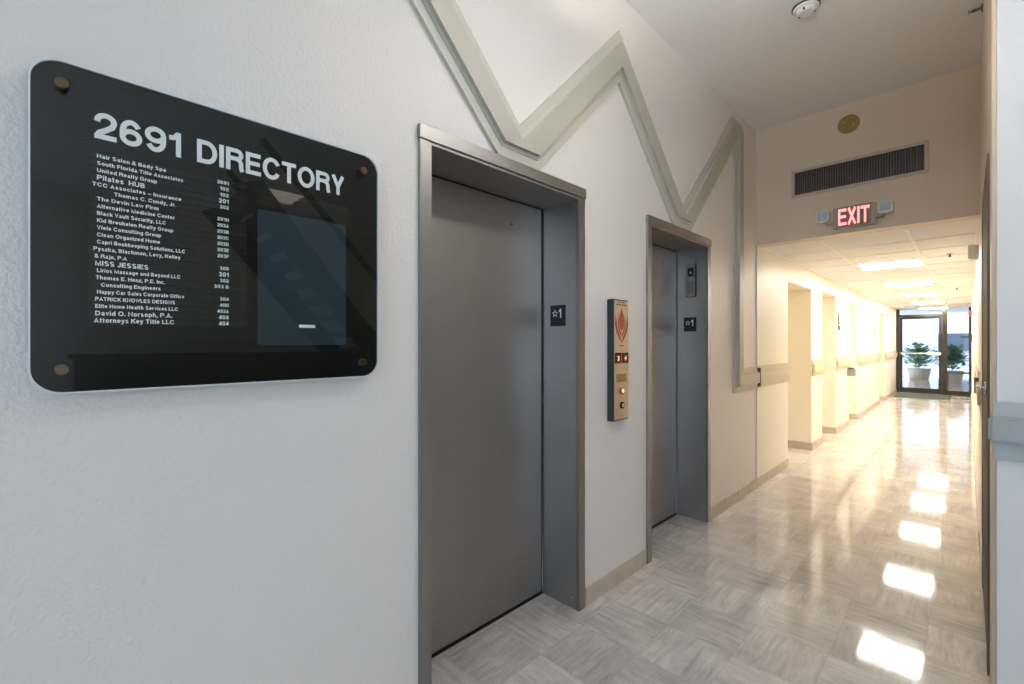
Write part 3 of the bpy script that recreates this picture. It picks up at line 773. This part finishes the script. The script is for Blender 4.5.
text('warning_lettering', 'IN FIRE', '+x', (CXX, cm, 1.628), M_['maroon'], cs, cap=0.008, width=0.07, align='c', bold=0.02)
text('warning_lettering', 'USE STAIRWAY', '+x', (CXX, cm, 1.613), M_['maroon'], cs, cap=0.009, width=0.115, align='c', bold=0.02)
text('warning_lettering', 'FIRE', '+x', (CXX, cm, 1.382), M_['maroon'], cs, cap=0.007, width=0.05, align='c', bold=0.02)
for a, s in ((-0.038, '3'), (0.038, '4')):
    q = MB().box(CXX - 0.001, CXX + 0.003, cm + a - 0.033, cm + a + 0.033, 1.285, 1.345, 0.001).build('floor_indicator', M_['maroon'], cs)
    text('indicator_numeral', s, '+x', (CXX + 0.003, cm + a, 1.300), M_['redlamp'], cs, cap=0.028, width=0.018, align='c', bold=0.02)
MB().box(CXX - 0.001, CXX + 0.002, cm - 0.052, cm + 0.052, 1.178, 1.225, 0.001).build('engraved_plate', M_['goldplate'], cs)
k = MB(); k.cyl((CXX + 0.004, cm, 1.128), 0.020, 0.010, 'x', 24, bev=0.002); k.build('call_button', M_['brass'], cs)
MB().cyl((CXX + 0.0095, cm, 1.128), 0.012, 0.003, 'x', 20).build('button_lamp', M_['redlamp'], cs)
k = MB(); k.cyl((CXX + 0.004, cm, 1.045), 0.020, 0.010, 'x', 24, bev=0.002); k.build('key_switch', M_['maroon'], cs)
MB().cyl((CXX + 0.0095, cm, 1.045), 0.011, 0.004, 'x', 20).build('key_cylinder', M_['alu'], cs)

# ================================================================== HEADER ITEMS
FY = HY
ex = empty('exit_sign', (0.77, FY, 2.38), 'lit red EXIT sign with two lamp heads above the corridor mouth', 'exit sign')
MB().box(0.622, 0.915, FY - 0.045, FY, 2.378, 2.560, 0.006).build('housing', M_['exitbody'], ex)
MB().box(0.652, 0.885, FY - 0.049, FY - 0.044, 2.388, 2.552, 0.002).build('face_plate', M_['exitface'], ex)
def bars(mb, segs, x0, z0, w_, h_):
    pass
lx = 0.660
glyphs('exit_lettering', 'EXIT', '-y', (0.662, FY - 0.049, 2.400), M_['exitlet'], ex, 0.140, 0.214, depth=0.002, hw=0.085)
for x0, x1, z0, z1 in ((0.508, 0.600, 2.452, 2.540), (0.932, 1.026, 2.452, 2.540)):
    h = MB().box(x0, x1, FY - 0.075, FY - 0.02, z0, z1, 0.008).build('lamp_head', M_['white'], ex)
    MB().box(x0 + 0.010, x1 - 0.010, FY - 0.079, FY - 0.073, z0 + 0.010, z1 - 0.010, 0.004).build('lens', M_['lens'], h).matrix_parent_inverse = (Matrix.Translation(ex.location) @ h.matrix_parent_inverse).inverted()
ar = MB(); ar.tube([(0.560, FY - 0.03, 2.455), (0.575, FY - 0.03, 2.43), (0.64, FY - 0.03, 2.425)], 0.008)
ar.build('lamp_arm', M_['exitbody'], ex, True)
ar = MB(); ar.tube([(0.975, FY - 0.03, 2.455), (0.965, FY - 0.03, 2.43), (0.90, FY - 0.03, 2.425)], 0.008)
ar.build('lamp_arm', M_['exitbody'], ex, True)

vg = empty('air_vent', (0.77, FY, 2.70), 'wide dark air return grille high on the beige wall above the exit sign', 'vent')
v = MB(); x0, x1, z0, z1 = 0.300, 1.235, 2.722, 2.975
v.box(x0, x1, FY - 0.010, FY, z0, z0 + 0.026, 0.002); v.box(x0, x1, FY - 0.010, FY, z1 - 0.026, z1, 0.002)
v.box(x0, x0 + 0.026, FY - 0.010, FY, z0 + 0.026, z1 - 0.026, 0.002); v.box(x1 - 0.026, x1, FY - 0.010, FY, z0 + 0.026, z1 - 0.026, 0.002)
v.build('vent_frame', M_['grilleframe'], vg)
MB().box(x0 + 0.02, x1 - 0.02, FY - 0.0025, FY - 0.0005, z0 + 0.02, z1 - 0.02).build('dark_duct', M_['black'], vg)  # flat black sheet put in for the shade inside the duct
v = MB(); n = 50
for i in range(n):
    xx = x0 + 0.034 + (x1 - x0 - 0.068) * i / (n - 1)
    v.prism([(xx - 0.001, FY - 0.0095), (xx + 0.0012, FY - 0.0095), (xx + 0.004, FY - 0.002), (xx + 0.0018, FY - 0.002)], 'z', z0 + 0.026, z1 - 0.026)
v.build('louvers', M_['louver'], vg)
for xx in (x0 + 0.013, x1 - 0.013, (x0 + x1) / 2):
    for zz in (z0 + 0.013, z1 - 0.013):
        MB().cyl((xx, FY - 0.010, zz), 0.004, 0.002, 'y', 10).build('screw', M_['darkbrass'], vg)

gp = empty('round_cover_plate', (0.728, FY, 3.19), 'round gold cover plate on the beige wall just below the ceiling', 'cover plate')
MB().cyl((0.728, FY - 0.005, 3.265), 0.078, 0.010, 'y', 48, bev=0.003).build('plate', M_['goldplate'], gp)
MB().cyl((0.728, FY - 0.012, 3.265), 0.055, 0.006, 'y', 48, bev=0.002).build('inner_disc', M_['goldplate'], gp)
for xx, zz in ((0.762, 3.245), (0.694, 3.285)): MB().cyl((xx, FY - 0.015, zz), 0.005, 0.004, 'y', 10).build('screw', M_['alu'], gp)

sd = empty('smoke_detector', (0.752, 3.235, LC), 'round white smoke detector on the plain lobby ceiling', 'smoke detector')
MB().cyl((0.752, 3.235, LC - 0.003), 0.075, 0.006, 'z', 40).build('mounting_base', M_['darkbrass'], sd)
k = MB(); k.cyl((0.752, 3.235, LC - 0.024), 0.060, 0.026, '-z', 40, r2=0.040, bev=0.004)
k.cyl((0.752, 3.235, LC - 0.013), 0.071, 0.012, '-z', 40, r2=0.066, bev=0.003); k.build('detector_body', M_['white'], sd)
for a in range(3):
    k = MB(); k.cyl((0.752 + 0.045 * math.cos(a * 2.1 + .5), 3.235 + 0.045 * math.sin(a * 2.1 + .5), LC - 0.030), 0.005, 0.010, 'z', 10); k.build('sensor_port', M_['black'], sd)

sp = empty('wall_sprinkler', (RX, 3.95, LC - 0.03), 'small brass sprinkler head high on the right wall at the ceiling', 'sprinkler')
k = MB(); k.cyl((RX - 0.004, 3.95, 3.415), 0.022, 0.008, 'x', 20); k.build('escutcheon', M_['brass'], sp)
k = MB(); k.cyl((RX - 0.025, 3.95, 3.415), 0.007, 0.045, 'x', 12)
k.tube([(RX - 0.03, 3.938, 3.415), (RX - 0.045, 3.935, 3.415), (RX - 0.058, 3.948, 3.415)], 0.003, 6); k.tube([(RX - 0.03, 3.962, 3.415), (RX - 0.045, 3.965, 3.415), (RX - 0.058, 3.952, 3.415)], 0.003, 6)
k.cyl((RX - 0.062, 3.95, 3.415), 0.014, 0.003, 'x', 16); k.build('sprinkler_body', M_['darkbrass'], sp)

# ================================================================== CORRIDOR LIGHTS
light0 = None
ords = ['nearest of the row of square ceiling lights in the corridor', 'second square ceiling light from the corridor mouth',
        'third square ceiling light from the corridor mouth', 'fourth square ceiling light, one before the glass door',
        'last small square ceiling light beside the glass door']
for i in range(5):
    y0 = 6.82 + i * 2.44 + 0.012
    if i == 0:
        light0 = empty('ceiling_light', (0.785, y0 + 0.293, CC), 'bright white ' + ords[0], 'ceiling light', 'square corridor ceiling lights')
        a, b, c, d = 0.494, 1.076, y0, y0 + 0.586
        f = MB()
        f.box(a, b, c, c + 0.014, CC - 0.004, CC + 0.003); f.box(a, b, d - 0.014, d, CC - 0.004, CC + 0.003)
        f.box(a, a + 0.014, c + 0.014, d - 0.014, CC - 0.004, CC + 0.003); f.box(b - 0.014, b, c + 0.014, d - 0.014, CC - 0.004, CC + 0.003)
        f.build('light_frame', M_['tee'], light0)
        MB().box(a + 0.014, b - 0.014, c + 0.014, d - 0.014, CC - 0.001, CC + 0.0035).build('diffuser', M_['diff'], light0)
    else:
        copy_thing(light0, (0, i * 2.44, 0), 'bright white ' + ords[i])
# unseen fixtures added overhead and behind the camera to brighten the lobby
pl = empty('suspended_light', (1.06, 1.6, 2.94), 'long suspended up-and-down light over the elevator lobby', 'light')
MB().box(0.97, 1.15, 1.15, 2.05, 2.94, 2.98, 0.003).build('light_housing', M_['white'], pl)
MB().box(0.975, 1.145, 1.16, 2.04, 2.980, 2.986).build('up_diffuser', M_['updiff'], pl)
MB().box(0.98, 1.14, 1.17, 2.03, 2.935, 2.9405).build('down_diffuser', M_['downdiff'], pl)
for y in (1.3, 1.9): MB().cyl((1.06, y, (2.98 + LC) / 2), 0.003, LC - 2.98, 'z', 8).build('suspension_wire', M_['alu'], pl)
for i, (x, y) in enumerate([(4.6, -1.2), (5.4, 2.2)]):
    lab = ['white square ceiling light behind and right of the viewer', 'white square ceiling light over the stair'][i]
    if i == 0:
        l0 = empty('lobby_light', (x, y, LC), lab, 'ceiling light', 'lobby ceiling lights'); lx, ly = x, y
        f = MB()
        for a in (-0.3, 0.285): f.box(x + a, x + a + 0.015, y - 0.3, y + 0.3, LC - 0.01, LC)
        for a in (-0.3, 0.285): f.box(x - 0.285, x + 0.285, y + a, y + a + 0.015, LC - 0.01, LC)
        f.build('light_frame', M_['tee'], l0)
        MB().box(x - 0.285, x + 0.285, y - 0.285, y + 0.285, LC - 0.007, LC - 0.001).build('diffuser', M_['diff2'], l0)
    else:
        copy_thing(l0, (x - lx, y - ly, 0), lab)

# ceiling sprinklers of the corridor
sk = None
for i, (x, y, lab) in enumerate(((1.315, 6.65, 'small sprinkler head in the corridor ceiling beside the first light'),
                                 (1.315, 10.9, 'small sprinkler head in the corridor ceiling farther down'))):
    if i == 0:
        sk = empty('ceiling_sprinkler', (x, y, CC), lab, 'sprinkler', 'corridor ceiling sprinklers')
        MB().cyl((x, y, CC - 0.004), 0.030, 0.008, 'z', 24).build('escutcheon', M_['white'], sk)
        k = MB(); k.cyl((x, y, CC - 0.02), 0.008, 0.03, 'z', 12); k.cyl((x, y, CC - 0.036), 0.016, 0.003, 'z', 16); k.build('sprinkler_body', M_['darkbrass'], sk)
    else: copy_thing(sk, (0, y - 6.65, 0), lab)

# ================================================================== RAILS
def rail_profile(mb_base, mb_mid, y0, y1):
    mb_base.box(0.0, 0.013, y0, y1, 0.965, 1.177, 0.004)
    mb_mid.box(0.013, 0.034, y0, y1, 1.022, 1.122, 0.006)
runs = [(HY + 0.006, 5.90, 'cream wall rail on the first corridor wall section by the bead'),
        (7.02, 7.60, 'short cream wall rail between the first two door recesses'),
        (8.57, 9.63, 'cream wall rail below the dark sign past the second recess'),
        (10.47, 13.48, 'long cream wall rail past the third door recess'),
        (14.42, 16.90, 'last cream wall rail beside the glass door')]
for a, b, lab in runs:
    r = empty('wall_rail', (0, (a + b) / 2, 0.965), lab, 'wall rail', 'cream rails on the left corridor wall')
    p, q = MB(), MB(); rail_profile(p, q, a, b)
    p.build('rail_back', M_['railcream'], r); q.build('bumper', M_['railcream'], r)
struct(MB().box(0.0, 0.043, HY - 0.012, HY + 0.005, 0.985, 1.16, 0.002).build('trim_4', M_['darkbrass']))
# grey rail on the pale pier
r = empty('wall_rail', (2.0, 2.50, 0.965), 'grey wall rail on the pale wall at the right edge', 'wall rail')
MB().box(RX + 0.002, 2.5, 2.487, 2.50, 0.965, 1.180, 0.003).build('rail_back', M_['railgrey'], r)
p = MB().box(RX - 0.012, 2.5, 2.462, 2.487, 1.030, 1.128, 0.010).build('bumper', M_['railgreyd'], r)
# rails on the right wall
for a, b, lab in ((3.86, 4.7, 'short cream wall rail between the side door and the corridor mouth'), (5.0, 9.2, 'cream wall rail on the right wall of the corridor')):
    r = empty('wall_rail', (RX, (a + b) / 2, 0.965), lab, 'wall rail')
    q = 'railcream'
    MB().box(RX - 0.010, RX, a, b, 0.965, 1.177, 0.003).build('rail_back', M_[q], r)
    MB().box(RX - 0.026, RX - 0.010, a, b, 1.030, 1.122, 0.004).build('bumper', M_[q], r)
    if a > 4: MB().box(RX - 0.032, RX, a - 0.02, a + 0.015, 1.015, 1.135, 0.003).build('end_cap', M_['brownframe'], r)

# ================================================================== DOORS IN THE SETTING
# side door in the right wall, seen edge-on
d = MB()
d.box(RX - 0.008, RX, 2.78, 2.84, 0, 2.2, 0.002); d.box(RX - 0.008, RX, 3.74, 3.80, 0, 2.2, 0.002); d.box(RX - 0.008, RX, 2.84, 3.74, 2.14, 2.2, 0.002)
sdr = struct(d.build('door_1', M_['brownframe']), 'brown framed side door in the right wall just before the corridor', 'door')
MB().box(RX - 0.005, RX - 0.0005, 2.84, 3.74, 0.01, 2.14, 0.001).build('door_leaf', M_['greydoor'], sdr)
k = MB(); k.cyl((RX - 0.009, 2.93, 1.20), 0.026, 0.010, 'x', 20); k.tube([(RX - 0.014, 2.93, 1.20), (RX - 0.030, 2.93, 1.20), (RX - 0.032, 3.04, 1.20)], 0.006)
k.build('lever_handle', M_['bluemetal'], sdr, True)
# doors at the back of the corridor recesses
for i, (a, b, t) in enumerate(OPEN):
    xb = -0.30 if i else -0.36
    d = MB()
    d.box(xb - 0.05, xb + 0.02, a, a + 0.05, 0, t, 0.002); d.box(xb - 0.05, xb + 0.02, b - 0.05, b, 0, t, 0.002); d.box(xb - 0.05, xb + 0.02, a + 0.05, b - 0.05, t - 0.05, t, 0.002)
    o = struct(d.build('door_%d' % (i + 2), M_['creamdoor']), ['door deep in the first recess of the corridor', 'door in the second corridor recess', 'door in the third corridor recess', 'door in the last corridor recess'][i], 'door')
    MB().box(xb - 0.04, xb, a + 0.05, b - 0.05, 0.01, t - 0.05, 0.002).build('door_leaf', M_['creamdoor'], o)
    k = MB(); k.cyl((xb + 0.01, b - 0.12, 1.02), 0.025, 0.02, 'x', 16); k.tube([(xb + 0.02, b - 0.12, 1.02), (xb + 0.05, b - 0.12, 1.02), (xb + 0.055, b - 0.23, 1.02)], 0.009)
    k.build('lever_handle', M_['alu'], o, True)

# restroom style plaques on the left corridor wall
for y0, y1, z0, z1, nm, lab, two in ((8.72, 8.90, 1.60, 1.87, 'M', 'small dark plaque on the cream wall past the second recess', True),
                                     (12.7, 12.95, 1.50, 1.78, '', 'faint small plaque on the cream wall past the third recess', False)):
    r = empty('wall_plaque', (0, (y0 + y1) / 2, z0), lab, 'plaque', 'plaques on the cream corridor wall')
    if two:
        MB().box(0, 0.006, y0, y1, z0 + 0.10, z1, 0.001).build('pictogram_plate', M_['plaque'], r)
        k = MB(); c = (y0 + y1) / 2
        k.cyl((0.007, c, z1 - 0.035), 0.014, 0.002, 'x', 14)
        k.box(0.006, 0.008, c - 0.02, c + 0.02, z1 - 0.10, z1 - 0.053); k.box(0.006, 0.008, c - 0.012, c + 0.012, z1 - 0.15, z1 - 0.10)
        k.build('pictogram', M_['letter'], r)
        MB().box(0, 0.006, y0, y1, z0, z0 + 0.08, 0.001).build('word_plate', M_['plaque'], r)
    else:
        MB().box(0, 0.006, y0, y1, z0, z1, 0.001).build('plate', M_['tanmetal'], r)
# small grey box by the third opening
wf_ = empty('wall_dispenser', (0, 9.58, 0.80), 'small grey box low on the wall at the edge of the third recess', 'dispenser')
MB().box(0.0, 0.10, 9.50, 9.64, 0.84, 0.96, 0.008).build('body', M_['steel'], wf_)
MB().box(0.005, 0.085, 9.53, 9.61, 0.95, 0.985, 0.004).build('top_cap', M_['darkbrass'], wf_)

# white wall box near the ceiling on the right wall
cb = empty('wall_strobe', (RX, 5.6, 2.13), 'small white box with a dark lens high on the right corridor wall', 'alarm')
MB().box(RX - 0.065, RX, 5.62, 5.75, 2.13, 2.25, 0.006).build('housing', M_['white'], cb)
MB().box(RX - 0.055, RX - 0.012, 5.612, 5.622, 2.15, 2.23, 0.003).build('lens', M_['white'], cb)

# ================================================================== GLAZED END
gd = MB()
MX = 0.955        # centre mullion
gd.box(0.0, 0.07, EY - 0.06, EY + 0.06, 0, CC, 0.003)
gd.box(MX, MX + 0.10, EY - 0.06, EY + 0.06, 0, CC, 0.003)
gd.box(RX - 0.05, RX, EY - 0.06, EY + 0.06, 0, CC, 0.003)
gd.box(0.07, MX, EY - 0.05, EY + 0.05, 2.13, 2.19, 0.003)
gd.box(MX + 0.10, RX - 0.05, EY - 0.05, EY + 0.05, 0.0, 0.12, 0.003)
gw = struct(gd.build('window_2', M_['bronze']), 'bronze framed glazed screen at the far end of the corridor', 'window')
for x0, x1, z0, z1 in ((MX + 0.10, RX - 0.05, 0.12, CC), (0.07, MX, 2.19, CC)):
    MB().box(x0, x1, EY - 0.004, EY + 0.004, z0, z1).build('pane', M_['glass'], gw)
dl = MB()
dl.box(0.075, 0.135, EY - 0.025, EY + 0.025, 0.01, 2.125, 0.002); dl.box(MX - 0.065, MX - 0.005, EY - 0.025, EY + 0.025, 0.01, 2.125, 0.002)
dl.box(0.135, MX - 0.065, EY - 0.025, EY + 0.025, 0.01, 0.15, 0.002); dl.box(0.135, MX - 0.065, EY - 0.025, EY + 0.025, 2.065, 2.125, 0.002)
dd = struct(dl.build('door_6', M_['bronze']), 'bronze framed glass door at the far end of the corridor', 'door')
MB().box(0.135, MX - 0.065, EY - 0.003, EY + 0.003, 0.15, 2.065).build('pane', M_['glass'], dd)
k = MB(); k.tube([(0.12, EY - 0.075, 1.11), (MX - 0.03, EY - 0.075, 1.11)], 0.018); k.box(0.10, 0.14, EY - 0.085, EY - 0.02, 1.08, 1.14, 0.003); k.box(MX - 0.30, MX - 0.02, EY - 0.09, EY - 0.02, 1.07, 1.15, 0.004)
k.build('push_bar', M_['alu'], dd, False)
k = MB(); k.box(0.16, 0.46, EY - 0.085, EY - 0.025, 2.06, 2.13, 0.004); k.tube([(0.40, EY - 0.09, 2.12), (0.62, EY - 0.20, 2.13), (0.52, EY - 0.06, 2.15)], 0.010, 8)
k.build('door_closer', M_['bronze'], dd)
lk = MB().box(MX + 0.0, MX + 0.16, EY - 0.10, EY - 0.06, 1.06, 1.24, 0.004).build('lock_box', M_['bronze'], gw)

# doormat
fm = MB().box(0.06, 1.12, 15.45, 16.9, 0.0, 0.012, 0.004).build('doormat', M_['mat'])
tag(fm, 'dark grey ribbed doormat in front of the far glass door', 'doormat')
# fire alarm devices near the far end on the right wall
fa = MB().box(RX - 0.06, RX, 15.0, 15.14, 2.02, 2.14, 0.006).build('fire_alarm', M_['redplastic'])
tag(fa, 'small red alarm box high on the right wall by the glass door', 'fire alarm')
pb = empty('wall_bracket', (RX, 14.5, 1.5), 'small dark bracket on the right wall near the glass door', 'bracket')
MB().box(RX - 0.05, RX, 14.45, 14.6, 1.42, 1.60, 0.01).build('back_plate', M_['bronze'], pb)
k = MB(); k.tube([(RX - 0.04, 14.5, 1.54), (RX - 0.19, 14.5, 1.54)], 0.014, 8); k.build('arm', M_['bronze'], pb)

# ================================================================== VESTIBULE AND OUTSIDE, beyond the glass
w = MB(); w.box(-1.6, -1.45, EY + 0.9, EY + 8.6, 0, 2.9)
struct(w.build('wall_left', M_['wallcream']), 'cream wall of the vestibule beyond the glass', 'wall')
w = MB(); w.box(-1.6, -T, EY + 0.8, EY + 0.9, 0, 2.9)
struct(w.build('wall_back', M_['wallcream']))
w = MB(); w.box(3.1, 3.2, EY + 0.2, EY + 8.6, 0, 2.9); w.box(RX, 3.2, EY + 0.0, EY + 0.2, 0, 2.9)
struct(w.build('wall_right', M_['facade']))
struct(MB().box(-1.6, 3.2, EY + 0.1, EY + 8.6, 2.6, 2.7).build('ceiling', M_['ceil']))
struct(MB().box(-30, 40, EY + 9.0, 90, -0.12, -0.03).build('ground', M_['concrete']), 'pale pavement outside', 'ground')
# building opposite
ob = empty('building', (2.0, 40, -0.03), 'white building seen far away through the glass door', 'building')
MB().box(-14, 16, 40, 48, -0.03, 7.0).build('wall', M_['facade'], ob)
for i, x in enumerate((-9.6, -4.8, 0.1, 4.9, 9.7)):
    MB().box(x, x + 1.9, 39.93, 40.0, 0.9, 2.0, 0.01).build('window', M_['darkglass'], ob)

# planters with bushes
def bush(x, y, w, h, label):
    r = empty('planted_tub', (x, y, 0), label, 'plant', 'green plants beyond the glass')
    k = MB(); k.cyl((x, y, 0.21), w * 0.22, 0.42, 'z', 20, r2=w * 0.28, bev=0.01)
    k.build('planter', M_['grilleframe'], r)
    t = bmesh.new()
    rnd = random.Random(int(x * 100 + y))
    for i in range(900):
        a = rnd.uniform(0, 2 * math.pi); b = math.acos(rnd.uniform(-0.95, 1)); q = rnd.uniform(0.35, 1.0)
        c = Vector((x + w / 2 * q * math.sin(b) * math.cos(a), y + w / 2 * q * math.sin(b) * math.sin(a), 0.42 + (h - 0.42) * 0.5 + (h - 0.42) * 0.5 * q * math.cos(b)))
        d = Vector((math.cos(a), math.sin(a), rnd.uniform(-0.2, 0.9))).normalized() * rnd.uniform(0.12, 0.22)
        s = d.cross(Vector((0, 0, 1))).normalized() * 0.05
        t.faces.new([t.verts.new(c - d * 0.5), t.verts.new(c + s), t.verts.new(c + d * 0.5), t.verts.new(c - s)])
    k = MB(); k.merge(t); k.build('foliage', M_['leaf'], r)
    k = MB()
    for j in range(5): k.tube([(x, y, 0.4), (x + rnd.uniform(-.1, .1), y + rnd.uniform(-.1, .1), 0.4 + (h - .4) * .8)], 0.012, 6)
    k.build('stems', M_['tread'], r)
bush(0.10, 23.8, 1.3, 1.45, 'leafy green plant in a tub beyond the glass door, left of two')
bush(1.05, 22.6, 1.1, 1.40, 'leafy green plant in a tub beyond the glass, right of two')
# outdoor bench
bn = empty('bench', (1.3, 20.3, 0), 'grey bench seen through the side pane beyond the glass door', 'bench')
MB().box(0.9, 1.7, 20.1, 20.45, 0.43, 0.48, 0.008).build('seat', M_['greydoor'], bn)
for x in (0.95, 1.59):
    MB().box(x, x + 0.06, 20.12, 20.43, 0, 0.43, 0.005).build('leg', M_['greydoor'], bn)

# ================================================================== STAIR (added out of view for its dark reflection in the directory's cover)
st = empty('staircase', (3.6, 2.0, 0), 'dark open staircase rising at the far side of the lobby', 'staircase')
N = 15
y_bot, rise, run = 3.7, 0.19, 0.155
for i in range(N):
    z = rise * (i + 1); y = y_bot - run * i
    MB().box(3.45, 4.55, y - 0.27, y, z - 0.045, z, 0.004).build('tread', M_['tread'], st)
for x in (3.38, 4.55):
    k = MB(); a = (y_bot + 0.10, 0.0); b = (y_bot - run * N, rise * N)
    k.prism([(a[0], 0.0), (a[0] - 0.25, 0.0), (b[0] - 0.2, b[1]), (b[0] + 0.05, b[1] + 0.1)], 'x', x, x + 0.06); k.build('stringer', M_['darkwood'], st)
    k = MB(); k.tube([(x + 0.03, a[0], 0.95), (x + 0.03, b[0] + 0.05, b[1] + 0.50)], 0.035, 10)
    k.tube([(x + 0.03, a[0] - 0.02, 0.0), (x + 0.03, a[0] - 0.02, 0.95)], 0.03, 10); k.build('handrail', M_['darkwood'], st)

# unseen dark counter, added to darken the lower part of the sign's reflection
ct = empty('counter', (6.3, 1.8, 0), 'long dark counter at the far side of the lobby behind the stair', 'counter')
MB().box(6.0, 6.6, 0.2, 4.3, 0, 1.22, 0.004).build('body', M_['darkwood'], ct)
MB().box(5.95, 6.65, 0.15, 4.32, 1.22, 1.26, 0.006).build('worktop', M_['darkwood'], ct)
